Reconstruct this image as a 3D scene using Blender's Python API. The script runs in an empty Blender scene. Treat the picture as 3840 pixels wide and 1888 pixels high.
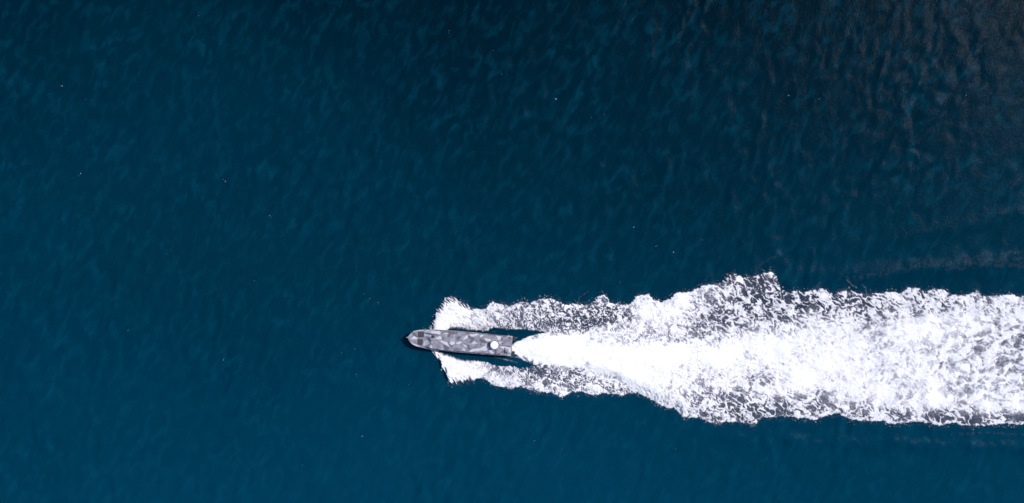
import bpy, bmesh, math, random
import numpy as np
from mathutils import Vector, Matrix

random.seed(7)
C = bpy.context.scene.collection
SC = bpy.context.scene
PX = 16.0                      # photograph pixels per metre on the water


def wx(u): return (np.asarray(u, float) - 1920.0) / PX
def wy(v): return (944.0 - np.asarray(v, float)) / PX


# ------------------------------------------------------------------ camera
CAM_H = 215.0
cam = bpy.data.cameras.new('camera')
cam.sensor_width = 36.0
cam.lens = 36.0 * CAM_H / 240.0
cam.clip_start = 1.0
cam.clip_end = 60000.0
cam_o = bpy.data.objects.new('camera', cam)
cam_o.location = (0, 0, CAM_H)
cam_o.rotation_euler = (0, 0, 0)
C.objects.link(cam_o)
SC.camera = cam_o

# ------------------------------------------------------------------ sky and sun
SUN_EL = math.radians(50)
SUN_AZ = math.radians(24)      # counter-clockwise from +X: right of frame, slightly up
world = bpy.data.worlds.new('World')
SC.world = world
world.use_nodes = True
wn = world.node_tree.nodes
bg = wn['Background']
sky = wn.new('ShaderNodeTexSky')
sky.sky_type = 'NISHITA'
sky.sun_disc = False
sky.sun_elevation = SUN_EL
sky.sun_rotation = math.pi / 2 - SUN_AZ
sky.air_density = 1.0
sky.dust_density = 0.6
world.node_tree.links.new(sky.outputs[0], bg.inputs[0])
bg.inputs[1].default_value = 0.10
sun = bpy.data.lights.new('sun', 'SUN')
sun.energy = 2.7
sun.angle = math.radians(6)
sun.color = (1.0, 0.955, 0.93)
sun_o = bpy.data.objects.new('sun', sun)
d = Vector((math.cos(SUN_AZ) * math.cos(SUN_EL), math.sin(SUN_AZ) * math.cos(SUN_EL), math.sin(SUN_EL)))
sun_o.rotation_euler = d.to_track_quat('Z', 'Y').to_euler()
sun_o.location = (60, 40, 120)
C.objects.link(sun_o)
SC.view_settings.view_transform = 'Standard'
SC.view_settings.look = 'None'
SC.view_settings.exposure = 0.52
SC.view_settings.gamma = 1.0

# ------------------------------------------------------------------ helpers


def link(o, parent=None):
    C.objects.link(o)
    if parent is not None:
        o.parent = parent
    return o


def tag(o, label=None, cat=None, group=None, kind=None):
    if label: o['label'] = label
    if cat: o['category'] = cat
    if group: o['group'] = group
    if kind: o['kind'] = kind
    return o


def smooth(a, b, x):
    t = np.clip((x - a) / (b - a), 0, 1)
    return t * t * (3 - 2 * t)


_tabs = {}


def perlin(x, y, seed=0):
    if seed not in _tabs:
        r = np.random.RandomState(seed + 11)
        p = r.permutation(512)
        a = r.rand(512) * 2 * np.pi
        _tabs[seed] = (p, np.cos(a), np.sin(a))
    p, gx, gy = _tabs[seed]
    xi = np.floor(x).astype(np.int64); yi = np.floor(y).astype(np.int64)
    xf = x - xi; yf = y - yi
    u = xf * xf * xf * (xf * (xf * 6 - 15) + 10)
    v = yf * yf * yf * (yf * (yf * 6 - 15) + 10)

    def g(dx, dy):
        h = p[(p[(xi + dx) & 511] + yi + dy) & 511]
        return gx[h] * (xf - dx) + gy[h] * (yf - dy)
    a = g(0, 0); b = g(1, 0); c = g(0, 1); e = g(1, 1)
    return ((a + (b - a) * u) * (1 - v) + (c + (e - c) * u) * v) * 1.45


def fbm(x, y, seed=0, n=3):
    s = 0; amp = 1.0; f = 1.0; tot = 0
    for i in range(n):
        s = s + amp * perlin(x * f, y * f, seed + i)
        tot += amp; amp *= 0.5; f *= 2.03
    return s / tot


def rank(a):
    """rescale a field so that its values are spread evenly over 0..1"""
    s = np.sort(a.ravel()[::37])
    return np.interp(a, s, np.linspace(0, 1, len(s)))


def worley(x, y, seed=0, jit=0.95):
    """F1, F2, id and offset to the nearest point"""
    if ('w', seed) not in _tabs:
        r = np.random.RandomState(seed + 71)
        _tabs[('w', seed)] = (r.permutation(512), r.rand(512), r.rand(512))
    p, rx, ry = _tabs[('w', seed)]
    xi = np.floor(x).astype(np.int64); yi = np.floor(y).astype(np.int64)
    f1 = np.full(x.shape, 9.0); f2 = np.full(x.shape, 9.0); idd = np.zeros(x.shape, np.int64)
    ox = np.zeros(x.shape); oy = np.zeros(x.shape)
    for dx in (-1, 0, 1):
        for dy in (-1, 0, 1):
            h = p[(p[(xi + dx) & 511] + yi + dy) & 511]
            cx = xi + dx + 0.5 + (rx[h] - 0.5) * jit - x
            cy = yi + dy + 0.5 + (ry[h] - 0.5) * jit - y
            dd = np.sqrt(cx * cx + cy * cy)
            m = dd < f1
            f2 = np.where(m, f1, np.minimum(f2, dd))
            idd = np.where(m, h, idd); ox = np.where(m, cx, ox); oy = np.where(m, cy, oy)
            f1 = np.where(m, dd, f1)
    return f1, f2, idd, ox, oy


def grid_mesh(name, X, Y, Z, attrs, mat, keep=None, smooth_shade=True):
    """quad sheet over 2-D arrays; attrs: {name: 2-D float array}; keep: face mask"""
    ny, nx = X.shape
    idx = np.arange(nx * ny).reshape(ny, nx)
    f = np.stack([idx[:-1, :-1], idx[:-1, 1:], idx[1:, 1:], idx[1:, :-1]], -1).reshape(-1, 4)
    if keep is not None:
        f = f[keep.ravel()]
        used = np.unique(f)
        remap = np.full(nx * ny, -1); remap[used] = np.arange(len(used))
        f = remap[f]
    else:
        used = np.arange(nx * ny)
    co = np.stack([X.ravel()[used], Y.ravel()[used], Z.ravel()[used]], -1).astype(np.float32)
    me = bpy.data.meshes.new(name)
    me.vertices.add(len(co)); me.vertices.foreach_set('co', co.ravel())
    me.loops.add(f.size); me.loops.foreach_set('vertex_index', f.ravel().astype(np.int32))
    me.polygons.add(len(f))
    me.polygons.foreach_set('loop_start', (np.arange(len(f)) * 4).astype(np.int32))
    me.polygons.foreach_set('loop_total', np.full(len(f), 4, np.int32))
    me.polygons.foreach_set('use_smooth', np.full(len(f), smooth_shade))
    me.update(calc_edges=True)
    for k, a in attrs.items():
        at = me.attributes.new(k, 'FLOAT', 'POINT')
        at.data.foreach_set('value', a.ravel()[used].astype(np.float32))
    me.materials.append(mat)
    return bpy.data.objects.new(name, me)


class NT:
    def __init__(s, name):
        s.m = bpy.data.materials.new(name); s.m.use_nodes = True
        s.t = s.m.node_tree; s.t.nodes.clear()
        s.out = s.t.nodes.new('ShaderNodeOutputMaterial')

    def n(s, kind, **kw):
        nd = s.t.nodes.new(kind)
        for k, v in kw.items():
            if k.startswith('i_'):
                key = k[2:]
                key = int(key) if key.isdigit() else key.replace('_', ' ')
                if hasattr(v, 'is_output') or isinstance(v, bpy.types.NodeSocket):
                    s.t.links.new(v, nd.inputs[key])
                else:
                    nd.inputs[key].default_value = v
            else:
                setattr(nd, k, v)
        return nd

    def math(s, op, a, b=0.0, c=None, clamp=False):
        nd = s.t.nodes.new('ShaderNodeMath'); nd.operation = op; nd.use_clamp = clamp
        for i, v in enumerate((a, b, c)):
            if v is None: continue
            if isinstance(v, bpy.types.NodeSocket): s.t.links.new(v, nd.inputs[i])
            else: nd.inputs[i].default_value = v
        return nd.outputs[0]

    def mix(s, f, a, b):
        nd = s.t.nodes.new('ShaderNodeMix'); nd.data_type = 'RGBA'
        for k, v in ((0, f), (6, a), (7, b)):
            if isinstance(v, bpy.types.NodeSocket): s.t.links.new(v, nd.inputs[k])
            else: nd.inputs[k].default_value = v
        return nd.outputs[2]

    def ramp(s, fac, stops, interp='LINEAR'):
        nd = s.t.nodes.new('ShaderNodeValToRGB'); nd.color_ramp.interpolation = interp
        cr = nd.color_ramp
        while len(cr.elements) < len(stops): cr.elements.new(0.5)
        for e, (p, c) in zip(cr.elements, stops):
            e.position = p; e.color = c if len(c) == 4 else (*c, 1)
        s.t.links.new(fac, nd.inputs[0])
        return nd.outputs[0]

    def surf(s, sh):
        s.t.links.new(sh, s.out.inputs[0]); return s.m


# ------------------------------------------------------------------ sea surface
rs = np.random.RandomState(5)
WAVES = []
for i in range(46):
    lam = 1.7 * (8.5 / 1.7) ** rs.rand()
    ang = math.radians(-34 + rs.randn() * 36)
    amp = 0.0027 * lam ** 1.05 * (0.4 + rs.rand())
    WAVES.append((2 * math.pi / lam, math.cos(ang), math.sin(ang), amp, rs.rand() * 6.28))


def wave_z(x, y):
    env = 0.75 + 0.9 * perlin(x / 26.0, y / 26.0, 3)
    ox = x + 1.8 * perlin(x / 7.0, y / 7.0, 4); oy = y + 1.8 * perlin(x / 7.0 + 7, y / 7.0, 5)
    z = np.zeros_like(x)
    for k, cx, cy, a, p in WAVES:
        s = np.sin(k * (ox * cx + oy * cy) + p)
        z += a * s
    z = z * env
    return z + 0.6 * np.maximum(z, 0) ** 2


FOAM_Y0, FOAM_Y1 = 960.0, 1650.0


def axis(lo, hi, step, far, growth):
    a = list(np.arange(lo, hi + 1e-6, step)); s = step
    x = a[-1]
    while x < far:
        s *= growth; x += s; a.append(x)
    s = step; x = a[0]; left = []
    while x > -far:
        s *= growth; x -= s; left.append(x)
    return np.array(left[::-1] + a)


ax = axis(-140, 150, 0.32, 26000, 1.14)
ay = axis(-85, 85, 0.32, 26000, 1.14)
GX, GY = np.meshgrid(ax, ay)
fade = (1 - smooth(135, 230, np.abs(GX))) * (1 - smooth(82, 170, np.abs(GY)))

# wake hollow: troughs beside the hull, the raised wash behind it
T_STERN = (1919.0, 1299.4)


def wake_z(x, y):
    u = x * PX + 1920; v = 944 - y * PX
    # hollow either side of and behind the hull
    cl = 1299.4 + (u - 1919) * 0.089
    cl = np.where(u > 1919, 1299.4 + (u - 1919) * 0.02, cl)
    r = np.abs(v - cl)
    hollow = -0.75 * smooth(1640, 1800, u) * (1 - smooth(2050, 2350, u)) * np.exp(-(r / 58.0) ** 4)
    # the diverging waves thrown out by the hull, trailing astern
    k1 = (v - (1060 - (u - 2700) * 0.06))
    crest = 0.28 * np.exp(-(k1 / 38.0) ** 2) * smooth(2300, 2900, u)
    k2 = v - (1645 + (u - 2700) * 0.03)
    crest = crest + np.clip(0.30 + 0.5 * fbm(x / 5.0, y / 5.0, 33, 3), 0, 1) * np.exp(-(k2 / 26.0) ** 2) * smooth(2550, 2900, u)
    k3 = v - (1032 - (u - 3235) * 0.10)
    crest = crest + 0.22 * np.exp(-(k3 / 26.0) ** 2) * smooth(3000, 3300, u) * (1 - smooth(4200, 4600, u))
    k4 = v - (930 - (u - 3235) * 0.22)
    crest = crest + 0.16 * np.exp(-(k4 / 30.0) ** 2) * smooth(3000, 3400, u) * (1 - smooth(4200, 4600, u))
    return hollow + crest


def sea_z(x, y):
    f = (1 - smooth(135, 230, np.abs(x))) * (1 - smooth(82, 170, np.abs(y)))
    return (wave_z(x, y) * f) + wake_z(x, y) * f


GZ = sea_z(GX, GY)

m = NT('sea_water')
geo = m.n('ShaderNodeNewGeometry')
pos = geo.outputs['Position']
sep = m.n('ShaderNodeSeparateXYZ', i_0=pos)
# body colour of the sea: vignette and sun falloff painted in, darker upward; broad noise varies it
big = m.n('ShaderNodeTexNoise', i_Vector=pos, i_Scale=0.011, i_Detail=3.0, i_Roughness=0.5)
light_grad = m.math('MULTIPLY_ADD', sep.outputs['Y'], -0.0072, 0.50)
light_grad = m.math('MULTIPLY_ADD', sep.outputs['X'], -0.0008, light_grad)
light_grad = m.math('ADD', light_grad, m.math('MULTIPLY_ADD', big.outputs[0], 0.7, -0.35))
body = m.ramp(light_grad, [(0.0, (0.0, 0.0074, 0.0145)), (0.38, (0.0, 0.0190, 0.0360)), (0.6, (0.0, 0.0245, 0.0470)), (1.0, (0.0, 0.035, 0.069))])
# sparse paler streaks: light through the wave crests, painted into the body colour
mr = m.n('ShaderNodeMapping', i_Vector=pos); mr.inputs['Rotation'].default_value = (0, 0, math.radians(-63))
mp = m.n('ShaderNodeMapping', i_Vector=mr.outputs[0])
mp.inputs['Scale'].default_value = (0.42, 0.80, 1)
nz = m.n('ShaderNodeTexNoise', i_Vector=mp.outputs[0], i_Scale=0.62, i_Detail=4.0, i_Roughness=0.5, i_Distortion=0.5)
st = m.ramp(nz.outputs[0], [(0.47, (0, 0, 0)), (0.74, (1, 1, 1))])
nz2 = m.n('ShaderNodeTexNoise', i_Vector=pos, i_Scale=0.09, i_Detail=2.0)
st2 = m.ramp(nz2.outputs[0], [(0.40, (0.40, 0.40, 0.40)), (0.66, (1, 1, 1))])
stf = m.math('MULTIPLY', st, st2)
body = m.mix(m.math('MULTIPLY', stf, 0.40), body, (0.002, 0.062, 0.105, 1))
rip = m.n('ShaderNodeTexNoise', i_Vector=mp.outputs[0], i_Scale=2.6, i_Detail=4.0, i_Roughness=0.6, i_Distortion=0.4)
bp = m.n('ShaderNodeBump', i_Strength=0.55, i_Distance=0.14, i_Height=rip.outputs[0])
rip2 = m.n('ShaderNodeTexNoise', i_Vector=pos, i_Scale=2.4, i_Detail=3.0, i_Roughness=0.6)
bp2 = m.n('ShaderNodeBump', i_Strength=0.5, i_Distance=0.05, i_Height=rip2.outputs[0], i_Normal=bp.outputs[0])
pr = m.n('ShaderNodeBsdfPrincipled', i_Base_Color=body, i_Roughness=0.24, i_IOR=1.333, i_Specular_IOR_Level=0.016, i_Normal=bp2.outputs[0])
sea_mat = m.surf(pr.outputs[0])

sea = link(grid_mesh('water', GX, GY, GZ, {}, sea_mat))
tag(sea, 'dark teal open sea with small wind ripples', 'sea', kind='structure')

# ------------------------------------------------------------------ wake foam
STEP = 2.0
U, V = np.meshgrid(np.arange(1580, 4400 + 1, STEP), np.arange(FOAM_Y0, FOAM_Y1 + 1, STEP))

TOP = [(1600,1236),(1606,1233),(1623,1217),(1629,1197),(1631,1178),(1636,1157),(1648,1148),(1661,1135),(1667,1110),(1680,1114),
 (1710,1114),(1732,1132),(1757,1146),(1773,1157),(1789,1157),(1820,1159),(1836,1140),(1846,1129),(1860,1138),(1891,1140),
 (1913,1148),(1943,1134),(1966,1130),(1986,1136),(2029,1120),(2069,1120),(2099,1133),(2125,1143),(2158,1140),(2205,1143),
 (2241,1120),(2248,1105),(2274,1106),(2288,1136),(2300,1138),(2328,1142),(2357,1142),(2373,1133),(2388,1109),(2433,1102),
 (2449,1123),(2478,1133),(2513,1121),(2537,1097),(2589,1095),(2608,1085),(2639,1069),(2669,1066),(2702,1061),(2714,1050),
 (2740,1028),(2755,1022),(2783,1040),(2818,1036),(2880,1019),(2900,1021),(2912,1046),(2928,1082),(2960,1099),(2984,1088),
 (3020,1095),(3074,1080),(3091,1085),(3126,1104),(3150,1088),(3193,1088),(3221,1102),(3268,1102),(3316,1097),(3339,1093),
 (3375,1100),(3406,1078),(3441,1078),(3470,1098),(3500,1081),(3536,1085),(3571,1104),(3631,1104),(3666,1087),(3683,1111),
 (3761,1107),(3792,1102),(3820,1114),(3840,1109),(3900,1100),(3960,1110),(4040,1098),(4120,1108),(4200,1096),(4300,1106),(4400,1098)]
BOT = [(1600,1310),(1617,1317),(1634,1343),(1652,1363),(1655,1388),(1657,1400),(1674,1401),(1677,1423),(1680,1433),(1689,1442),
 (1710,1440),(1732,1439),(1753,1434),(1778,1429),(1787,1422),(1813,1418),(1831,1431),(1843,1444),(1868,1450),(1901,1455),
 (1914,1461),(1929,1455),(1950,1450),(1999,1466),(2049,1474),(2072,1474),(2105,1492),(2139,1474),(2182,1471),(2231,1484),
 (2265,1478),(2300,1477),(2327,1485),(2354,1477),(2391,1474),(2421,1488),(2456,1507),(2466,1517),(2493,1525),(2504,1533),
 (2528,1531),(2552,1552),(2558,1568),(2590,1568),(2622,1566),(2657,1584),(2697,1597),(2719,1582),(2762,1584),(2800,1588),
 (2824,1604),(2845,1580),(2863,1569),(2929,1563),(2984,1565),(3055,1577),(3110,1557),(3144,1551),(3182,1574),(3249,1580),
 (3311,1578),(3330,1590),(3358,1592),(3406,1585),(3444,1582),(3491,1590),(3524,1598),(3583,1586),(3605,1596),(3643,1599),
 (3690,1598),(3737,1592),(3775,1589),(3808,1596),(3840,1592),(3920,1602),(4000,1592),(4100,1604),(4200,1594),(4300,1604),(4400,1598)]
# lower edge of the upper spray, upper edge of the lower spray (the open water beside the hull)
INA = [(1580,1300),(1683,1243),(1684,1236),(1697,1234),(1732,1235),(1738,1239),(1756,1241),(1794,1240),(1816,1245),(1831,1241),(1838,1232),
 (1868,1231),(1899,1236),(1960,1237),(1999,1242),(2050,1247),(2100,1262),(2110,1300),(4400,1300)]
INB = [(1580,1300),(1645,1306),(1646,1317),(1663,1325),(1694,1333),(1723,1344),(1757,1350),(1787,1352),(1828,1357),(1844,1368),(1884,1374),
 (1915,1371),(1939,1379),(1960,1380),(2000,1372),(2050,1376),(2090,1360),(2110,1300),(4400,1300)]
PLT = [(1580,1310),(1918,1306),(1920,1294),(1940,1282),(1983,1262),(2033,1249),(2082,1242),(2165,1242),(2205,1229),(2251,1213),(2300,1204),
 (2340,1187),(2383,1172),(2450,1140),(2480,1130),(2513,1118),(2600,1040),(4400,1000)]
PLB = [(1580,1310),(1918,1312),(1920,1325),(1943,1338),(1966,1355),(2009,1372),(2052,1381),(2112,1388),(2192,1395),(2248,1415),(2300,1431),
 (2360,1462),(2400,1478),(2440,1520),(2560,1640),(4400,1700)]


def curve(pts, u):
    a = np.array(pts, float)
    return np.interp(u, a[:, 0], a[:, 1])


# ragged edges: shift the coordinates used for the outlines
def ragged(seed, s, amp):
    return amp * fbm(U / s, V / s, seed, 3), amp * fbm(U / s + 31, V / s + 9, seed + 40, 3)


rx1, ry1 = ragged(20, 11.0, 7.0)
Uw = U + rx1; Vw = V + ry1
dT = Vw - curve(TOP, Uw); dB = curve(BOT, Uw) - Vw
dIA = curve(INA, Uw) - Vw; dIB = Vw - curve(INB, Uw)
rx2 = 4.0 * fbm(U / 26.0, V / 7.0, 60, 3)
dPT = V + rx2 - curve(PLT, U); dPB = curve(PLB, U) + rx2 - V
EDGE = 3.0


def sdf(*ds):
    r = ds[0]
    for q in ds[1:]: r = np.minimum(r, q)
    return r


spk = (1 - smooth(1740, 1800, U))
spA = 20 * perlin((U + V) / 30.0, (V - U) / 5.5, 61) * spk
spB = 14 * perlin((U - 0.6 * V) / 5.5, (V + 0.6 * U) / 30.0, 62) * spk
dT = dT + (spA - 3 * spk) * (V < 1300); dB = dB + (spB - 3 * spk) * (V > 1300)
sA = sdf(dT, dIA, 0.8 * (U - 1605))
sB = sdf(dB, dIB, 0.8 * (U - 1612))
sP = sdf(dPT, dPB, dT, dB, 1.5 * (U - 1917 + 3 * perlin(V / 6.0, U / 9.0, 8)))
inside = np.maximum(np.maximum(sA, sB), sP)

CP = """1650 1200 1 .9;1690 1160 .95 .6;1700 1210 1 1;1740 1190 .93 .65;1780 1190 .85 .35;1800 1225 .9 .4;1850 1180 .88 .5;1880 1160 .85 .4;
1880 1220 .6 .2;1930 1190 .77 .2;1990 1180 .72 .15;2000 1225 .55 .1;2060 1160 .72 .15;2060 1215 .35 .05;2120 1180 .68 .1;2120 1215 .4 .05;
2180 1160 .6 .1;2190 1215 .4 0;2250 1130 .6 .2;2260 1190 .4 .05;2310 1160 .7 .1;2330 1180 .6 .1;2380 1150 .85 .5;2430 1140 .9 .6;
1960 1310 1 1;2100 1310 1 1;2200 1330 1 1;2300 1330 1 1;2500 1340 1 1;2700 1340 1 1;2050 1255 .97 .8;2150 1270 .95 .9;2230 1280 .9 .7;2350 1265 .85 .6;
2450 1245 .8 .5;2550 1240 .75 .35;2420 1170 1 .9;2500 1170 .95 .8;2550 1130 .95 .8;2620 1130 .8 .4;2650 1170 .7 .15;2650 1230 .7 .25;
2720 1100 .75 .3;2720 1180 .6 .1;2750 1060 .5 .1;2760 1220 .75 .2;2780 1130 .55 .05;2800 1270 .97 .8;2840 1060 .35 .1;2890 1045 .35 .1;
2850 1130 .55 .05;2850 1180 .55 .05;2850 1230 .85 .5;2930 1120 .6 .05;2960 1160 .5 0;3000 1110 .65 .05;3000 1150 .5 0;3000 1200 .85 .4;
3080 1110 .65 .05;3100 1160 .5 0;3050 1195 .9 .6;3150 1120 .6 .05;3150 1180 .85 .4;3200 1140 .65 .1;3250 1130 .55 .05;3300 1180 .75 .2;
3350 1140 .8 .3;3400 1150 .85 .3;3450 1120 .65 .1;3500 1150 .85 .3;3550 1130 .65 .1;3600 1170 .85 .4;3700 1150 .85 .3;3800 1150 .9 .5;
2900 1300 1 .95;3000 1280 .95 .85;3100 1250 .92 .7;3100 1350 .97 .85;3200 1300 .92 .8;3300 1300 .85 .6;3400 1250 .93 .75;3400 1330 .8 .5;
3500 1220 .97 .8;3550 1280 .85 .6;3550 1350 .8 .5;3650 1200 1 .9;3700 1290 .75 .35;3800 1280 .72 .3;3720 1370 .8 .5;3800 1360 .72 .35;
3600 1430 .85 .6;3750 1440 .85 .6;3400 1430 .88 .6;3200 1430 .92 .7;3000 1430 1 .9;3300 1480 .95 .8;3500 1500 1 .9;3700 1510 1 .9;3830 1520 1 .9;
2100 1370 .97 .9;2250 1390 1 .95;2350 1400 1 1;2450 1440 .93 .8;2400 1420 1 .9;2550 1430 .9 .7;2550 1480 .85 .5;2480 1490 .9 .6;2600 1460 .85 .5;
2620 1490 .72 .2;2560 1530 .85 .4;2640 1540 .6 .1;2620 1555 .8 .4;2700 1500 .7 .2;2700 1570 .6 .2;2720 1430 .93 .7;2750 1530 .6 .1;2780 1490 .72 .25;
2850 1470 .85 .4;2850 1540 .55 .1;2950 1520 .6 .15;2950 1460 .93 .6;3050 1530 .62 .15;3050 1560 .7 .3;3150 1500 .85 .5;3150 1540 .6 .2;
3270 1530 .82 .45;3280 1558 .6 .15;3360 1555 .55 .15;3360 1575 .75 .2;3450 1545 .88 .5;3480 1565 .5 .1;3550 1565 .6 .1;3600 1540 .8 .4;3640 1575 .35 .05;3700 1545 .92 .7;3800 1540 .92 .7;
3700 1575 .45 .1;3780 1565 .4 .05;3830 1575 .45 .05;4000 1300 .8 .5;4000 1130 .8 .4;4000 1560 .6 .2;4300 1300 .75 .4;4300 1480 .8 .5;
1650 1340 1 .9;1690 1370 1 .9;1700 1410 .95 .8;1740 1380 .95 .8;1780 1400 .97 .8;1780 1365 .9 .6;1830 1400 .93 .6;1860 1385 .6 .1;1880 1430 .95 .7;
1920 1400 .75 .2;1940 1430 .9 .4;1980 1385 .35 .05;1980 1420 .85 .3;2020 1395 .4 .05;2050 1440 .85 .3;2060 1400 .4 .05;2100 1415 .4 .05;2110 1460 .85 .3;
2160 1410 .5 .1;2160 1450 .8 .2;2220 1440 .7 .15;2230 1465 .85 .3;2280 1450 .7 .15;2320 1470 .75 .2"""
cp = np.array([[float(q) for q in s.split()] for s in CP.replace('\n', '').split(';')])
cu, cv = np.meshgrid(np.arange(1580, 4401, 10.0), np.arange(FOAM_Y0, FOAM_Y1 + 1, 10.0))
wsum = np.zeros(cu.shape); cs = np.zeros(cu.shape); qs = np.zeros(cu.shape)
for (a, b, c_, q_) in cp:
    w = 1.0 / (((cu - a) * 0.8) ** 2 + (cv - b) ** 2 + 700.0) ** 2
    wsum += w; cs += w * c_; qs += w * q_
cs /= wsum; qs /= wsum


def up(f):
    fx = (U - 1580) / 10.0; fy = (V - FOAM_Y0) / 10.0
    x0 = np.minimum(fx.astype(int), f.shape[1] - 2); y0 = np.minimum(fy.astype(int), f.shape[0] - 2)
    tx = fx - x0; ty = fy - y0
    return (f[y0, x0] * (1 - tx) + f[y0, x0 + 1] * tx) * (1 - ty) + (f[y0 + 1, x0] * (1 - tx) + f[y0 + 1, x0 + 1] * tx) * ty


COV = up(cs); Q = up(qs)
old = smooth(2950, 3500, U) * smooth(1165, 1225, V) * (1 - smooth(1500, 1550, V))
Q = np.clip(Q + 0.14 * old, 0, 0.97); COV = np.clip(COV + 0.06 * old, 0, 1)
# inside the central wash the solid white core must not be thinned by its neighbours
core = smooth(0, 22, sP) * (1 - smooth(2150, 2500, U))
COV = np.maximum(COV, core * 0.985); Q = np.maximum(Q, core * 0.93)
mid = np.clip(1.3 - np.abs(V - (1322 + (U - 2200) * 0.02)) / (58 + 0.035 * np.clip(U - 2200, 0, 900)), 0, 1)
mid = smooth(0, 1, mid + 0.25 * fbm(U / 60.0, V / 14.0, 90, 3)) * smooth(1990, 2150, U) * (1 - smooth(2500, 3150, U))
COV = np.maximum(COV, mid * 0.995); Q = np.maximum(Q, mid * 0.97)
# lace of threads round rounded holes, at three sizes


def lace(s, seed, angle=0.0, stretch=1.0):
    ca, sa = math.cos(angle), math.sin(angle)
    x = (U * ca + V * sa) / stretch; y = (-U * sa + V * ca)
    x = x / s; y = y / s
    wxx = x + 0.95 * perlin(x * 0.45, y * 0.45, seed + 1) + 0.42 * perlin(x * 1.3, y * 1.3, seed + 2)
    wyy = y + 0.95 * perlin(x * 0.45 + 9, y * 0.45, seed + 3) + 0.42 * perlin(x * 1.3 + 5, y * 1.3, seed + 4)
    r1 = 1 - np.abs(perlin(wxx * 0.8, wyy * 0.8, seed + 5))
    r2 = 1 - np.abs(perlin(wxx * 1.5 + 3, wyy * 1.5, seed + 6))
    f1, f2, _, _, _ = worley(wxx * 0.9, wyy * 0.9, seed + 7)
    ed = 1 - np.clip((f2 - f1) * 1.5, 0, 1)
    n = 0.55 * r1 ** 3 + 0.36 * r2 ** 2 + 0.28 * ed + 0.45 * fbm(x * 0.33, y * 0.33, seed + 8, 3)
    return rank(n)


L1 = lace(10.0, 100, math.radians(50), 1.25)
L2 = lace(17.0, 140, math.radians(35), 1.5)
L3 = lace(30.0, 180, math.radians(-20), 1.3)
SA = lace(7.0, 220, math.radians(40), 3.2)      # spray streaks, upper bow wave
SB = lace(7.0, 260, math.radians(-62), 2.2)     # spray streaks, lower bow wave
w2 = smooth(2250, 2850, U) * 0.75
w3 = smooth(2950, 3500, U) * smooth(1170, 1230, V) * (1 - smooth(1490, 1540, V))
wsa = (1 - smooth(1730, 1850, U)) * (V < 1300)
wsb = (1 - smooth(1800, 1990, U)) * (V >= 1300)
N = L1 * (1 - w2) + L2 * w2
N = N * (1 - w3) + L3 * w3
N = N * (1 - wsa - wsb) + SA * wsa + SB * wsb
N = np.clip((N - 0.5) * (1 + 0.25 * (w2 * (1 - w2) * 4)) + 0.5, 0, 1)

# brighter rim where the foam piles up along the outer edges
rim = np.exp(-((sdf(dT, dB) - 7.0) / 6.0) ** 2)
rimlow = np.exp(-((dB - 6.0) / 4.2) ** 2) * smooth(2850, 3100, U)
COVe = np.clip(COV + 0.20 * rim * (COV < 0.9) * (0.4 + perlin(U / 40.0, V / 40.0, 77)) + 0.5 * rimlow, 0, 1)
COVe = COVe * smooth(-1.0, EDGE, inside)
t = 1 - COVe
t = t + (0.30 * fbm(U / 52.0, V / 26.0, 303, 3) + 0.16 * fbm(U / 17.0, V / 13.0, 304, 2)) * (1 - smooth(0.86, 0.98, COV))
t = t + 0.09 * (1 - smooth(0.80, 0.95, COV)) - 0.28 * smooth(0.92, 0.99, COV)
wd = 0.10 + 0.30 * Q
thick = 0.78 * smooth(t - wd, t + wd + 0.02, N) + 0.22 * smooth(t - 0.05, np.maximum(t + 0.35, 0.95), N)           # 1 on the threads, 0 in the holes
fine_ = np.clip(0.10 + 0.45 * fbm((U + V) / 22.0, (V - U) / 5.0, 306, 3), 0, 0.35) * (1 - smooth(1900, 2100, U)) * (1 - core)
fine_ = fine_ + np.clip(0.0 + 0.34 * fbm(U / 14.0, V / 9.0, 307, 4), 0, 0.4) * smooth(1900, 2300, U) * (1 - 0.9 * smooth(0.93, 0.99, COV))
fine_ = fine_ * (1 - core)
thick = thick * (1 - fine_) * (1 - (1 - smooth(0.92, 1.0, COV)) * np.clip(0.07 + 0.20 * fbm(U / 9.0, V / 9.0, 305, 3), 0, 1))
Qn = Q * (0.88 + 0.75 * fbm(U / 16.0, V / 16.0, 300, 3))
Qn = np.clip(Qn, 0, 1) * (1 - fine_)
# thin froth seen in the holes, with its own soft mottling
froth = 0.10 + 0.10 * fbm(U / 6.0, V / 6.0, 310, 2)
alpha = np.clip(froth + (1 - froth) * Qn, 0, 1) + (1 - np.clip(froth + (1 - froth) * Qn, 0, 1)) * thick
alpha = alpha * smooth(-1.5, EDGE + 9 * spk, inside)

# large smooth bubbly hollows in the old wash on the right
bwx = U / 40.0 + 0.7 * fbm(U / 45.0, V / 45.0, 321); bwy = V / 26.0 + 0.7 * fbm(U / 45.0 + 8, V / 45.0, 325)
bn = fbm(bwx, bwy, 330, 3)
old2 = smooth(2900, 3500, U) * smooth(1165, 1220, V) * (1 - smooth(1480, 1530, V))
hh = smooth(0.06, 0.20, bn) * old2
gr = np.clip(0.5 + 1.3 * fbm(U / 18.0 + bwx, V / 6.0 - U / 18.0, 328, 3), 0, 1)
alpha = alpha * (1 - hh * (0.08 + 0.50 * gr * smooth(3300, 3900, U)))

# far-flung flecks and spatter just outside the edge
spat = worley(U / 8.0, V / 8.0, 350)
sr = ((spat[2] * 31) % 100) / 100.0
near = smooth(-26, -2, inside) * (1 - smooth(-2, 3, inside))
dots = (spat[0] < 0.22 * sr) * (sr > 0.62) * near * (perlin(U / 45.0, V / 45.0, 351) > -0.05) * (V < 1640)
dots = dots * (((U < 1600) | (V < 1225) | (V > 1400)) * 1.0)
alpha = np.maximum(alpha, dots * 0.75)


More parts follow.
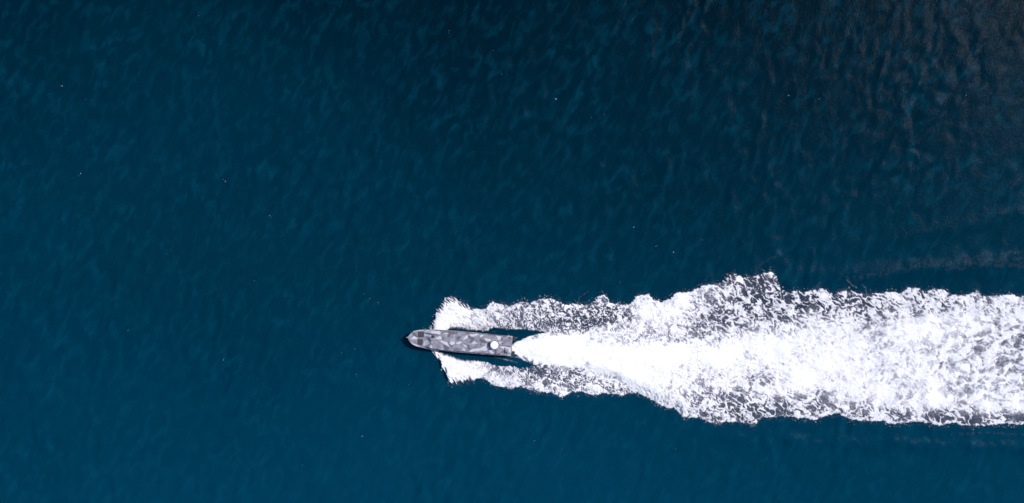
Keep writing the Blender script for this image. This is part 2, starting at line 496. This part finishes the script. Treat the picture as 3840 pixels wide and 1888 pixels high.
def streak(pts, width, strength, seed, s=10.0):
    pts = np.array(pts, float)
    best = np.full(U.shape, 1e9)
    for (a, b) in zip(pts[:-1], pts[1:]):
        dx, dy = b - a; L = dx * dx + dy * dy
        tt = np.clip(((U - a[0]) * dx + (V - a[1]) * dy) / L, 0, 1)
        best = np.minimum(best, np.hypot(U - a[0] - tt * dx, V - a[1] - tt * dy))
    n = 0.42 + 1.4 * fbm(U / s, V / s, seed, 4)
    return strength * np.exp(-(best / width) ** 2) * np.clip(n, 0, 1.3)


hull_wash = np.maximum(streak([(1852, 1336), (1867, 1343), (1888, 1347), (1908, 1353), (1939, 1360)], 2.6, 0.75, 401, 30),
                       streak([(1912, 1337), (1944, 1341), (1972, 1356)], 2.2, 0.9, 402, 30))
hull_wash = np.maximum(hull_wash, streak([(1905, 1259), (1938, 1268)], 2.0, 0.8, 403, 30))
hull_wash = np.maximum(hull_wash, 0.9 * streak([(1838, 1245), (1872, 1247), (1925, 1252)], 1.5, 0.35, 404, 20))
faint = streak([(2824, 1011), (2863, 985), (2900, 965)], 12, 0.07, 405)
faint = np.maximum(faint, streak([(3180, 1045), (3260, 1035), (3330, 1020), (3400, 1000), (3473, 985), (3560, 988), (3667, 978), (3840, 985), (4100, 990)], 16, 0.07, 407, 14))
faint = np.maximum(faint, streak([(3550, 1010), (3700, 990), (3860, 1000)], 12, 0.10, 408, 18))
faint = np.maximum(faint, streak([(3030, 1092), (3060, 1078), (3075, 1060)], 3, 0.3, 409, 5))
faint = np.maximum(faint, streak([(3176, 1052), (3195, 1070), (3212, 1080)], 3.0, 0.5, 410, 4))
faint = np.maximum(faint, streak([(3232, 1068), (3246, 1082), (3250, 1108)], 2.5, 0.5, 411, 4))
faint = np.maximum(faint, streak([(2175, 1138), (2170, 1118), (2205, 1095)], 2.5, 0.22, 412, 9))
faint = np.maximum(faint, streak([(3560, 1630), (3700, 1622), (3860, 1632)], 5, 0.12, 413, 14))
halo = (0.05 + 0.30 * fbm(U / 18.0, V / 10.0, 420, 4)) * smooth(-20, 2, inside) * (1 - smooth(2, 8, inside)) * (U > 1690)
halo = halo * (1 - ((U < 2110) & (V > curve(INA, U) - 4) & (V < curve(INB, U) + 4)))
alpha = np.maximum(alpha, np.clip(halo, 0, 0.3))
alpha = np.maximum(alpha, np.maximum(hull_wash, faint))
alpha = np.clip(alpha, 0, 1)

# relief: wash heaped up behind the transom, the spray sheets thrown up from the bow, lumps everywhere
body_h = smooth(0, 30, inside) * 0.22
plume = 1.15 * smooth(0, 55, sP) * smooth(1915, 2060, U) * (1 - smooth(2300, 2900, U))
sprA = 0.75 * smooth(0, 30, sA) * np.exp(-((U - 1690) / 75.0) ** 2)
sprB = 0.70 * smooth(0, 26, sB) * np.exp(-((U - 1700) / 75.0) ** 2)
ridge = 0.30 * smooth(0, 40, dT) * (1 - smooth(40, 110, dT)) * smooth(2300, 2700, U) * (1 - smooth(2900, 3300, U))
ridge = ridge + 0.25 * smooth(0, 40, dB) * (1 - smooth(40, 110, dB)) * smooth(2300, 2600, U) * (1 - smooth(2900, 3300, U))
swell = 0.16 * fbm(U / 38.0, V / 38.0, 500, 3) * smooth(0, 30, inside)
micro = (0.17 * thick + 0.05 * fbm(U / 8.0, V / 8.0, 501, 2)) * smooth(0, 8, inside) * (1 - 0.75 * core)
FX = wx(U); FY = wy(V)
FZ = sea_z(FX, FY) + 0.07 + np.maximum(body_h + plume + sprA + sprB + ridge + swell, 0) + micro - 0.14 * hh * smooth(0, 8, inside)

m = NT('foam')
at = m.n('ShaderNodeAttribute', attribute_name='cover')
pos = m.n('ShaderNodeNewGeometry').outputs['Position']
fine = m.n('ShaderNodeTexNoise', i_Vector=pos, i_Scale=5.0, i_Detail=4.0, i_Roughness=0.6)
cov = m.math('ADD', at.outputs['Fac'], m.math('MULTIPLY', m.math('MULTIPLY_ADD', fine.outputs[0], 0.5, -0.25),
             m.math('MULTIPLY', at.outputs['Fac'], m.math('SUBTRACT', 1.0, at.outputs['Fac']))), clamp=True)
# thin froth is greyer because dark water shows between its bubbles
colr = m.ramp(cov, [(0.0, (0.12, 0.11, 0.15)), (0.35, (0.42, 0.40, 0.46)), (0.75, (0.72, 0.705, 0.74)), (0.90, (0.86, 0.845, 0.855)), (1.0, (0.93, 0.91, 0.91))])
df = m.n('ShaderNodeBsdfDiffuse', i_Color=colr, i_Roughness=0.6)
tr = m.n('ShaderNodeBsdfTransparent')
mx = m.n('ShaderNodeMixShader', i_0=m.math('POWER', cov, 0.9))
m.t.links.new(tr.outputs[0], mx.inputs[1]); m.t.links.new(df.outputs[0], mx.inputs[2])
foam_mat = m.surf(mx.outputs[0])

a4 = np.maximum(np.maximum(alpha[:-1, :-1], alpha[1:, 1:]), np.maximum(alpha[:-1, 1:], alpha[1:, :-1]))
keep = a4 > 0.03
Uc = U[:-1, :-1]; Vc = V[:-1, :-1]
plT = curve(PLT, Uc); plB = curve(PLB, Uc)
isA = (Vc < plT) & (Uc < 2480) & (Vc < 1300)
isB = (Vc > plB) & (Uc < 2400) & (Vc >= 1300)
for nm, mask, lab, cat in (
        ('bow_spray', isA, 'white bow spray and lacy foam band along the upper side of the boat in the picture', 'spray'),
        ('bow_spray', isB, 'white bow spray and lacy foam band beside the boat, below it in the picture', 'spray'),
        ('wake_foam', ~(isA | isB), 'broad churned white wake foam streaming from the stern to the right edge', 'foam')):
    o = link(grid_mesh(nm, FX, FY, FZ, {'cover': alpha}, foam_mat, keep & mask))
    tag(o, lab, cat, kind='stuff')

# scattered flecks of foam on the open water
FL = [(157,217,.9),(1130,78,.5),(1399,250,1.1),(567,457,.8),(679,543,.7),(203,437,.9),(1694,635,.9),(1594,572,.9),(640,707,.4),(562,906,.7),
      (322,832,.5),(896,942,.5),(893,878,.4),(930,752,.6),(951,762,.6),(915,740,.4),(1345,1109,.6),(1413,1131,.4),(911,1098,.8),(548,745,.3),
      (1520,288,.5),(1488,296,.4),(1650,620,.6),(1766,604,.4),(217,250,.3),(230,253,.3),(1262,187,.4),(1240,128,.4),(1028,968,.4),(860,888,.4),
      (500,40,.4),(1560,710,.4),(1700,1130,.4),(2430,240,.7),(1983,240,.8),(2060,250,.6),(760,1170,.3),(420,640,.3)]
bm = bmesh.new()
for (a, b, s) in FL:
    x = float(wx(a * 1.4907)); y = float(wy(b * 1.4907))
    z = float(sea_z(np.array([x]), np.array([y]))[0])
    for k in range(2):
        r = 0.10 * s * (1.0 if k == 0 else 0.5)
        mt = Matrix.Translation((x + k * random.uniform(-.5, .5), y + k * random.uniform(-.6, .6), z + 0.07)) @ \
            Matrix.Rotation(random.uniform(0.8, 1.5), 4, 'Z') @ Matrix.Diagonal((r * 1.7, r, r * 0.5, 1))
        bmesh.ops.create_icosphere(bm, subdivisions=2, radius=1.0, matrix=mt)
me = bpy.data.meshes.new('foam_flecks'); bm.to_mesh(me); bm.free()
m = NT('fleck')
fm = m.surf(m.n('ShaderNodeBsdfDiffuse', i_Color=(0.22, 0.32, 0.36, 1)).outputs[0])
me.materials.append(fm)
fl = link(bpy.data.objects.new('foam_flecks', me))
tag(fl, 'tiny pale foam flecks scattered over the open dark water', 'foam', kind='stuff')

# ------------------------------------------------------------------ the boat
# local frame: +X to the bow, +Y to port, z = 0 at the waterline, x = 0 at the transom
BL = 24.3
HEAD = math.atan2(35.0, -393.0)
boat = bpy.data.objects.new('patrol_boat', None)
link(boat)
boat.empty_display_size = 2
SHR = 1 - 1.6 / CAM_H
boat.location = (float(wx(1919)) * SHR, float(wy(1299.6)) * SHR, 0.0)
boat.rotation_euler = (0, 0, HEAD)
tag(boat, 'long grey camouflage patrol boat with white radar dome speeding across the sea', 'boat')

ch, sh_ = math.cos(HEAD), math.sin(HEAD)


def crop(o, s, pts):
    """outline read off an enlargement -> boat frame"""
    r = []
    for (a, b) in pts:
        X = (o[0] + a / s - 1919) / PX; Y = -(o[1] + b / s - 1299.6) / PX
        r.append((X * ch + Y * sh_, -X * sh_ + Y * ch))
    return r


A_ = ((1520, 1225), 12.67); B_ = ((1640, 1225), 11.52); C_ = ((1780, 1240), 9.745)
LIGHT = [(A_, x) for x in (
 [(290,590),(450,430),(640,540),(600,600),(420,610)], [(240,690),(400,850),(620,940),(780,950),(620,860),(430,790)],
 [(950,340),(1160,360),(1290,400),(1270,470),(1060,470),(930,460)], [(900,780),(960,640),(1070,590),(1150,680),(1190,790),(1100,880),(900,920)],
 [(980,180),(1400,170),(1700,200),(1730,300),(1650,380),(1480,330),(1200,300),(960,280)], [(1440,540),(1680,420),(1760,480),(1760,600),(1560,600)],
 [(1180,890),(1280,850),(1340,1000),(1400,1100),(1270,1120),(1210,1000)], [(380,210),(640,170),(960,150),(940,200),(640,215),(420,260)])]
LIGHT += [(B_, x) for x in (
 [(60,560),(460,650),(520,780),(620,900),(480,830),(240,700)], [(540,720),(620,600),(760,660),(770,740),(640,800)],
 [(830,680),(980,620),(1080,620),(1060,700),(960,770),(830,740)], [(1130,540),(1230,400),(1320,330),(1350,480),(1280,530),(1120,600)],
 [(1370,340),(1600,320),(1740,280),(1843,270),(1800,350),(1680,400),(1560,450),(1450,410)], [(1450,740),(1620,610),(1780,750)],
 [(1090,750),(1190,760),(1290,830),(1290,900),(1200,870)], [(1060,1020),(1090,930),(1180,920),(1230,1000),(1230,1060)],
 [(100,1010),(240,920),(340,1020)], [(1380,1060),(1520,960),(1700,930),(1843,920),(1843,1000),(1640,1050),(1450,1110)],
 [(350,1020),(700,1000),(700,1070),(350,1060)], [(250,300),(380,260),(520,270),(500,320),(280,330)])]
LIGHT += [(C_, x) for x in (
 [(340,300),(420,270),(600,320),(640,360),(560,400),(420,380)], [(750,180),(900,170),(980,210),(940,350),(860,350),(820,260)],
 [(210,260),(200,170),(280,130),(360,170),(260,240)], [(0,640),(200,640),(330,560),(430,460),(520,600),(560,660),(420,740),(260,720),(100,760),(0,740)],
 [(500,700),(620,690),(720,860),(640,870),(560,800)], [(880,560),(1060,570),(1300,620),(1360,760),(1340,840),(1180,780),(1020,670)],
 [(860,870),(1010,830),(1090,920),(880,920)], [(870,400),(960,400),(970,480),(900,480)])]
DARK = [(A_, x) for x in (
 [(1240,660),(1330,630),(1420,680),(1420,780),(1330,830),(1250,780)], [(1790,510),(1870,510),(1880,590),(1790,600)],
 [(1120,520),(1200,520),(1260,660),(1200,700),(1130,600)], [(960,280),(1220,330),(1600,350),(1600,410),(1220,380),(960,325)],
 [(1840,850),(1960,890),(2027,960),(2027,1100),(1900,1060)], [(360,270),(470,300),(600,420),(620,520),(500,450),(400,400)])]
DARK += [(B_, x) for x in (
 [(500,700),(600,790),(720,800),(650,860),(560,820)], [(290,790),(440,840),(560,930),(420,1000),(330,950)],
 [(850,480),(960,400),(1040,430),(960,540),(880,560)], [(500,230),(900,250),(860,320),(600,320),(520,450),(470,430)],
 [(1330,420),(1380,400),(1500,470),(1600,460),(1610,560),(1560,600),(1440,700),(1400,680),(1480,560),(1340,470)],
 [(1310,790),(1380,780),(1400,900),(1480,940),(1380,1010),(1330,900)], [(700,930),(830,960),(840,1010),(720,980)])]
DARK += [(C_, x) for x in (
 [(190,280),(340,330),(460,420),(560,400),(560,620),(520,600),(480,460),(420,420),(360,490),(250,430),(190,400)],  # camouflage patch; its end beside the dome paints in the dome's shadow
 [(730,690),(800,690),(790,860),(740,860)], [(1040,740),(1140,760),(1200,860),(1080,890)], [(900,535),(1290,575),(1290,625),(1050,590)],
 [(975,260),(1035,260),(1010,370),(955,350)], [(1250,220),(1340,230),(1340,320),(1260,330)], [(850,840),(1000,780),(1010,810),(880,870)])]
LIGHT = [np.array(crop(k[0], k[1], p)) for k, p in LIGHT]
DARK = [np.array(crop(k[0], k[1], p)) for k, p in DARK]


def poly_sd(P, x, y):
    """distance to a polygon, positive inside"""
    ins = np.zeros(x.shape, bool); best = np.full(x.shape, 1e9)
    n = len(P)
    for i in range(n):
        a = P[i]; b = P[(i + 1) % n]
        dx, dy = b - a
        tt = np.clip(((x - a[0]) * dx + (y - a[1]) * dy) / (dx * dx + dy * dy + 1e-9), 0, 1)
        best = np.minimum(best, np.hypot(x - a[0] - tt * dx, y - a[1] - tt * dy))
        c = ((a[1] > y) != (b[1] > y)) & (x < dx * (y - a[1]) / (dy + 1e-12) + a[0])
        ins ^= c
    return np.where(ins, best, -best)


def camo(x, y, z):
    y2 = y + 0.5 * np.maximum(0, 1.6 - z) * np.sign(y)
    v = 0.50 + 0.42 * fbm(x / 1.1 + 0.4 * perlin(x, y2, 605), y2 / 0.8, 600, 3)
    for P in DARK:
        v = np.minimum(v, 0.46 - 0.34 * smooth(-0.10, 0.08, poly_sd(P, x, y)) + 0.0 * v + 9 * (poly_sd(P, x, y) < -0.10))
    for P in LIGHT:
        v = np.maximum(v, -1 + 1.92 * smooth(-0.10, 0.07, poly_sd(P, x, y)))
    side = z < 1.5
    w = fbm(x / 1.3 + 0.5 * y2, (y2 + z * 1.5) / 0.9, 610, 2)
    v = np.where(side & (np.abs(y) > 1.9), 0.45 + 0.35 * np.sign(np.round(w * 2.5)), v)
    return np.clip(v, 0, 1)


m = NT('camouflage_paint')
at = m.n('ShaderNodeAttribute', attribute_name='camo')
pos = m.n('ShaderNodeTexCoord').outputs['Object']
nn = m.n('ShaderNodeTexNoise', i_Vector=pos, i_Scale=3.0, i_Detail=6.0, i_Roughness=0.7)
f = m.math('ADD', at.outputs['Fac'], m.math('MULTIPLY_ADD', nn.outputs[0], 0.16, -0.08), clamp=True)
colr = m.ramp(f, [(0.0, (0.07, 0.063, 0.075)), (0.25, (0.125, 0.117, 0.14)), (0.55, (0.235, 0.225, 0.27)), (0.72, (0.32, 0.31, 0.355)), (0.92, (0.52, 0.50, 0.54))])
pr = m.n('ShaderNodeBsdfPrincipled', i_Base_Color=colr, i_Roughness=0.62)
nb = m.n('ShaderNodeBump', i_Strength=0.15, i_Distance=0.02, i_Height=nn.outputs[0])
m.t.links.new(nb.outputs[0], pr.inputs['Normal'])
CAMO = m.surf(pr.outputs[0])


def plain(name, col, rough=0.6, metal=0.0, var=0.15):
    m = NT(name)
    pos = m.n('ShaderNodeTexCoord').outputs['Object']
    nn = m.n('ShaderNodeTexNoise', i_Vector=pos, i_Scale=6.0, i_Detail=4.0)
    c2 = tuple(c * (1 - var) for c in col)
    cc = m.mix(nn.outputs[0], (*c2, 1), (*[min(1, c * (1 + var)) for c in col], 1))
    pr = m.n('ShaderNodeBsdfPrincipled', i_Base_Color=cc, i_Roughness=rough, i_Metallic=metal)
    return m.surf(pr.outputs[0])


DARKM = plain('dark_nonslip', (0.052, 0.045, 0.058), 0.85)
BLACK = plain('black_rubber', (0.018, 0.018, 0.022), 0.7)
WHITE = plain('white_gelcoat', (0.86, 0.86, 0.88), 0.35, 0, 0.02)
GREY = plain('grey_metal', (0.30, 0.29, 0.33), 0.5, 0.2)
PALE = plain('pale_rail', (0.36, 0.36, 0.41), 0.5)
GLASS = plain('tinted_glass', (0.012, 0.014, 0.018), 0.08, 0, 0.1)


def half_w(x):
    """half beam of the sheer line at a distance x from the transom"""
    dd = np.array([0, .15, .3, .5, .73, 1.2, 1.95, 2.7, 3.5, 5.0, 6.8, 12, 18, 24.65])
    hw = np.array([.04, .20, .45, .76, 1.02, 1.44, 1.79, 1.95, 2.06, 2.25, 2.37, 2.42, 2.38, 2.27])
    return np.interp(BL - np.asarray(x, float), dd, hw)


def deck_z(x):
    x = np.asarray(x, float)
    return 1.35 + 0.65 * (x / BL) ** 1.8


def keel_z(x):
    x = np.asarray(x, float)
    return -0.65 + 0.35 * (x / BL) + 2.0 * np.clip((x - 15) / (BL - 15), 0, 1) ** 2.6


def obj_from(name, bm, mat, parent, camo_attr=False, sm=False):
    me = bpy.data.meshes.new(name)
    bmesh.ops.recalc_face_normals(bm, faces=bm.faces)
    bm.to_mesh(me); bm.free()
    if camo_attr:
        co = np.empty(len(me.vertices) * 3, np.float32); me.vertices.foreach_get('co', co); co = co.reshape(-1, 3).astype(float)
        a = me.attributes.new('camo', 'FLOAT', 'POINT')
        a.data.foreach_set('value', camo(co[:, 0], co[:, 1], co[:, 2]).astype(np.float32))
    if sm:
        for p in me.polygons: p.use_smooth = True
    me.materials.append(mat)
    return link(bpy.data.objects.new(name, me), parent)


def loft(sections, close_ends=True):
    """sections: list of equal-length rings of (x, y, z)"""
    bm = bmesh.new()
    rings = [[bm.verts.new(p) for p in s] for s in sections]
    for a, b in zip(rings[:-1], rings[1:]):
        for i in range(len(a) - 1):
            bm.faces.new((a[i], a[i + 1], b[i + 1], b[i]))
    if close_ends:
        for r in (rings[0], rings[-1]):
            try: bm.faces.new(r)
            except ValueError: pass
    return bm


# hull shell: keel, chine, spray rail, sheer
xs = np.concatenate([np.arange(0, 21.5, 0.12), np.arange(21.5, 23.9, 0.07), np.array([23.95, 24.05, 24.12, 24.18, 24.24, 24.28])])
secs = []
for x in xs:
    w = float(half_w(x)); dz = float(deck_z(x)); kz = float(keel_z(x))
    t_ = max(0.0, (x - 12) / (BL - 12))
    cw = w * (0.90 - 0.25 * t_ ** 2); cz = kz + (0.45 + 0.5 * t_) * min(1, (dz - kz) / 2.2)
    ring = []
    for s in (1, -1):
        col = [(x, s * w, dz)]
        for q in (0.2, 0.4, 0.6, 0.8): col.append((x, s * (w + (cw - w) * q ** 1.3), dz + (cz + 0.05 - dz) * q))
        col += [(x, s * cw, cz), (x, s * cw * 0.5, (cz + kz) / 2 - 0.02)]
        ring.append(col)
    r = ring[0] + [(x, 0, kz)] + ring[1][::-1]
    secs.append(r)
obj_from('hull', loft(secs, True), CAMO, boat, True)

# deck: fine sheet with slight camber
dk = bmesh.new(); rows = []
for x in xs:
    w = float(half_w(x)) - 0.02; dz = float(deck_z(x)) - 0.012
    rows.append([dk.verts.new((x, w * k / 22.0, dz + 0.05 * (1 - (k / 22.0) ** 2))) for k in range(-22, 23)])
for a, b in zip(rows[:-1], rows[1:]):
    for i in range(44): dk.faces.new((a[i], a[i + 1], b[i + 1], b[i]))
obj_from('deck', dk, CAMO, boat, True)

# long low superstructure following the deck edge; its front slopes down to the foredeck


def house_w(x): return float(half_w(x)) - 0.12 - 0.16 * max(0, (x - 16) / 5)


hx = np.concatenate([np.linspace(2.2, 2.45, 4), np.arange(2.55, 18.7, 0.1), np.linspace(18.8, 20.45, 20)])
secs = []
for x in hx:
    front = float(smooth(20.5, 18.6, x)); back = float(smooth(2.15, 2.5, x))
    h = 0.62 * front * back + 0.02
    step = 0.22 * float(smooth(13.2, 13.6, x)) * front
    w = house_w(x); dz = float(deck_z(x)) - 0.03
    wt = w - 0.16 * (h / 0.6)
    top = dz + h + step
    ring = [(x, w, dz), (x, w - 0.05, dz + h * 0.4), (x, wt + 0.04, top - 0.07), (x, wt - 0.05, top)]
    for k in range(1, 36): ring.append((x, (wt - 0.05) * (1 - 2 * k / 36.0), top + 0.07 * (1 - (1 - 2 * k / 36.0) ** 2)))
    ring += [(x, -(wt - 0.05), top), (x, -(wt + 0.04), top - 0.07), (x, -(w - 0.05), dz + h * 0.4), (x, -w, dz)]
    secs.append(ring)
house = obj_from('superstructure', loft(secs, True), CAMO, boat, True)


def top_z(x):
    front = float(smooth(20.5, 18.6, x)); back = float(smooth(2.15, 2.5, x))
    if back <= 0 or front <= 0: return float(deck_z(x)) + 0.04
    return float(deck_z(x)) - 0.03 + 0.62 * front * back + 0.02 + 0.22 * float(smooth(13.2, 13.6, x)) * front + 0.05


def box(bm, c, s, bev=0.0, rot=None):
    r = bmesh.ops.create_cube(bm, size=1.0)
    vs = r['verts']
    M = Matrix.Translation(c) @ (rot.to_4x4() if rot else Matrix.Identity(4)) @ Matrix.Diagonal((s[0], s[1], s[2], 1))
    bmesh.ops.transform(bm, matrix=M, verts=vs)
    if bev:
        es = list({e for v in vs for e in v.link_edges})
        bmesh.ops.bevel(bm, geom=es, offset=bev, segments=2, affect='EDGES')


def cyl(bm, c, r1, r2, h, n=24, rot=None):
    M = Matrix.Translation(c) @ (rot.to_4x4() if rot else Matrix.Identity(4))
    bmesh.ops.create_cone(bm, cap_ends=True, segments=n, radius1=r1, radius2=r2, depth=h, matrix=M)


def bar(bm, a, b, r=0.02, n=8):
    a = Vector(a); b = Vector(b); dv = b - a
    cyl(bm, (a + b) / 2, r, r, dv.length, n, dv.to_track_quat('Z', 'Y').to_matrix())


# pale rub rail along the sheer, port and starboard
for s in (1, -1):
    bm = bmesh.new()
    prev = None
    for x in np.concatenate([np.arange(0.02, 22.5, 0.5), np.arange(22.6, 23.7, 0.15), np.arange(23.75, 24.28, 0.06), [24.29]]):
        w = float(half_w(x)); dz = float(deck_z(x)) + 0.015
        sec = [bm.verts.new((x, s * (w + 0.035), dz - 0.10)), bm.verts.new((x, s * (w + 0.045), dz + 0.015)),
               bm.verts.new((x, s * max(w - 0.06, 0.0), dz + 0.035)), bm.verts.new((x, s * max(w - 0.07, 0), dz - 0.05))]
        if prev:
            for i in range(4): bm.faces.new((prev[i], prev[(i + 1) % 4], sec[(i + 1) % 4], sec[i]))
        prev = sec
    obj_from('rub_rail', bm, CAMO, boat, True)

# bow fitting
bm = bmesh.new()
box(bm, (24.33, 0, float(deck_z(24.3)) + 0.02), (0.34, 0.16, 0.12), 0.04)
cyl(bm, (24.48, 0, float(deck_z(24.6)) + 0.04), 0.09, 0.09, 0.14, 12, Matrix.Rotation(math.pi / 2, 3, 'X'))
obj_from('bow_roller', bm, PALE, boat)


def local(u, v):
    X = (u - 1919) / PX; Y = -(v - 1299.6) / PX
    return (X * ch + Y * sh_, -X * sh_ + Y * ch)


def quad_panel(name, pts, mat, thick, lift, parent):
    """a panel that follows the deck under it"""
    bm = bmesh.new(); n = 6
    P = [np.array(p) for p in pts]
    top = []; bot = []
    for i in range(n + 1):
        rt = []; rb = []
        for j in range(n + 1):
            a = i / n; b = j / n
            q = (P[0] * (1 - a) + P[1] * a) * (1 - b) + (P[3] * (1 - a) + P[2] * a) * b
            zz = top_z(float(q[0])) + 0.02 + lift
            zz += 0.02 * (1 - (q[1] / 2.0) ** 2)
            edge = i in (0, n) or j in (0, n)
            rt.append(bm.verts.new((q[0], q[1], zz + thick - (0.02 if edge else 0))))
            rb.append(bm.verts.new((q[0], q[1], zz - 0.1)))
        top.append(rt); bot.append(rb)
    for i in range(n):
        for j in range(n):
            bm.faces.new((top[i][j], top[i + 1][j], top[i + 1][j + 1], top[i][j + 1]))
            bm.faces.new((bot[i][j], bot[i][j + 1], bot[i + 1][j + 1], bot[i + 1][j]))
    for i in range(n):
        bm.faces.new((top[i][0], bot[i][0], bot[i + 1][0], top[i + 1][0]))
        bm.faces.new((top[i][n], top[i + 1][n], bot[i + 1][n], bot[i][n]))
        bm.faces.new((top[0][i], top[0][i + 1], bot[0][i + 1], bot[0][i]))
        bm.faces.new((top[n][i], bot[n][i], bot[n][i + 1], top[n][i + 1]))
    return obj_from(name, bm, mat, parent)


def cr(a, b, c=A_): return local(c[0][0] + a / c[1], c[0][1] + b / c[1])


p1 = quad_panel('foredeck_panel', [cr(650, 235), cr(650, 500), cr(920, 500), cr(930, 245)], DARKM, 0.07, 0.0, boat)
p1['label'] = 'dark square foredeck panel nearer the upper rail'
p2 = quad_panel('foredeck_panel', [cr(635, 590), cr(635, 850), cr(840, 895), cr(890, 600)], DARKM, 0.07, 0.0, boat)
p2['label'] = 'dark square foredeck panel nearer the lower rail'
for pan, (a, b) in ((p1, (785, 370)), (p2, (765, 740))):
    bm = bmesh.new(); x, y = cr(a, b)
    bm.free()
    for k in (-0.35, 0.35):
        bm = bmesh.new()
        bar(bm, (x - 0.55, y + k, top_z(x) + 0.13), (x + 0.55, y + k, top_z(x) + 0.13), 0.018)
        obj_from('seam', bm, BLACK, pan)

# round forward hatch with its gun ring
x, y = cr(1360, 465)
bm = bmesh.new(); cyl(bm, (x, y, top_z(x) + 0.10), 0.36, 0.33, 0.22, 28)
h = obj_from('round_hatch', bm, DARKM, boat)
bm = bmesh.new(); cyl(bm, (x, y, top_z(x) + 0.225), 0.22, 0.20, 0.05, 20)
obj_from('hatch_lid', bm, BLACK, h)
x, y = cr(1330, 730)
bm = bmesh.new(); cyl(bm, (x, y, top_z(x) + 0.06), 0.42, 0.38, 0.14, 28)
obj_from('round_hatch', bm, GREY, boat)

# cabin windows along the sides and a sloping windscreen
for s in (1, -1):
    for k in range(5):
        xc = 17.6 - k * 0.95
        w = house_w(xc); dz = float(deck_z(xc))
        bm = bmesh.new()
        vs = []
        for (dx, q) in ((-0.38, 0.30), (0.38, 0.30), (0.34, 0.72), (-0.34, 0.72)):
            yy = (w - 0.045 - 0.13 * q) + 0.045
            vs.append((xc + dx, s * yy, dz + 0.62 * q + 0.05))
        for off in (0.0, -0.05):
            pass
        a = [bm.verts.new(v) for v in vs]
        b = [bm.verts.new((v[0], v[1] - s * 0.10, v[2])) for v in vs]
        bm.faces.new(a); bm.faces.new(b[::-1])
        for i in range(4): bm.faces.new((a[i], a[(i + 1) % 4], b[(i + 1) % 4], b[i]))
        obj_from('side_window', bm, GLASS, boat)

# mast with the white dome (the photograph's bright disc)
dx_, dy_ = local(1780 + 718 / 9.745, 1240 + 508 / 9.745)
SZ = 3.15
pz = top_z(dx_)
k_ = 1 - (SZ - 1.6) / CAM_H
bm = bmesh.new()
cyl(bm, (dx_, dy_, (pz + SZ) / 2 - 0.2), 0.30, 0.20, SZ - pz - 0.3, 20)
for s in (1, -1):
    bar(bm, (dx_ - 1.1, dy_ + s * 0.75, pz - 0.05), (dx_ - 0.05, dy_ + s * 0.2, SZ - 0.35), 0.05)
    bar(bm, (dx_ + 0.9, dy_ + s * 0.8, pz - 0.05), (dx_ + 0.05, dy_ + s * 0.2, SZ - 0.35), 0.05)
mast = obj_from('mast', bm, GREY, boat)
bm = bmesh.new()
prof = [(0.0, -0.22), (0.55, -0.22), (0.80, -0.14), (0.90, 0.0), (0.925, 0.10), (0.915, 0.16), (0.86, 0.21), (0.70, 0.26), (0.48, 0.30), (0.25, 0.32), (0.0, 0.325)]
rg = []
for r, z in prof:
    rg.append([bm.verts.new((dx_ + r * math.cos(i / 48 * 6.28318), dy_ + r * math.sin(i / 48 * 6.28318), SZ + z)) for i in range(48)] if r > 0 else
              [bm.verts.new((dx_, dy_, SZ + z))])
for a, b in zip(rg[:-1], rg[1:]):
    for i in range(48):
        j = (i + 1) % 48
        if len(a) == 1: bm.faces.new((a[0], b[j], b[i]))
        elif len(b) == 1: bm.faces.new((a[i], a[j], b[0]))
        else: bm.faces.new((a[i], a[j], b[j], b[i]))
obj_from('radar_dome', bm, WHITE, boat, sm=True)

# whip antennas, folded back over the roof
for (a, b, l_) in ((4.0, 1.2, 3.2), (4.0, -1.2, 3.0), (12.6, 1.55, 2.4)):
    bm = bmesh.new()
    cyl(bm, (a, b, top_z(a) + 0.1), 0.05, 0.04, 0.3, 10)
    bar(bm, (a, b, top_z(a) + 0.2), (a - l_ * 0.72, b, top_z(a) + 0.2 + l_ * 0.5), 0.018)
    obj_from('whip_antenna', bm, BLACK, boat)

# after deck: ventilator, small hatches, low locker, transom steps
for (c_, r_) in ((cr(1025, 480, C_), 0.24), (cr(1290, 265, C_), 0.22)):
    bm = bmesh.new(); cyl(bm, (c_[0], c_[1], top_z(c_[0]) + 0.12), r_, r_ * 0.85, 0.30, 20)
    v = obj_from('ventilator', bm, GREY, boat)
    bm = bmesh.new(); cyl(bm, (c_[0], c_[1], top_z(c_[0]) + 0.275), r_ * 0.7, r_ * 0.6, 0.04, 20)
    obj_from('vent_cap', bm, BLACK, v)
bm = bmesh.new(); box(bm, (1.05, 0.95, float(deck_z(1)) + 0.19), (0.9, 1.1, 0.42), 0.05)
obj_from('deck_locker', bm, CAMO, boat, True)
bm = bmesh.new(); box(bm, (6.6, 0.0, top_z(6.6) + 0.13), (1.1, 0.5, 0.3), 0.06)
obj_from('gun_pedestal', bm, GREY, boat)
for s in (1, -1):
    bm = bmesh.new(); box(bm, (-0.42, s * 1.72, 0.35), (0.85, 0.95, 0.10), 0.03)
    obj_from('trim_tab', bm, BLACK, boat)
# square ports and cleats
for x in (2.0, 7.5, 13.0, 19.0):
    for s in (1, -1):
        bm = bmesh.new()
        w = float(half_w(x)) - 0.12; dz = float(deck_z(x)) + 0.05
        bar(bm, (x - 0.16, s * w, dz + 0.06), (x + 0.16, s * w, dz + 0.06), 0.022)
        box(bm, (x - 0.06, s * w, dz), (0.05, 0.05, 0.12)); box(bm, (x + 0.06, s * w, dz), (0.05, 0.05, 0.12))
        obj_from('cleat', bm, GREY, boat)

# planing attitude: bow up about the transom
boat.rotation_mode = 'XYZ'
boat.rotation_euler = (0, -math.radians(0.8), HEAD)
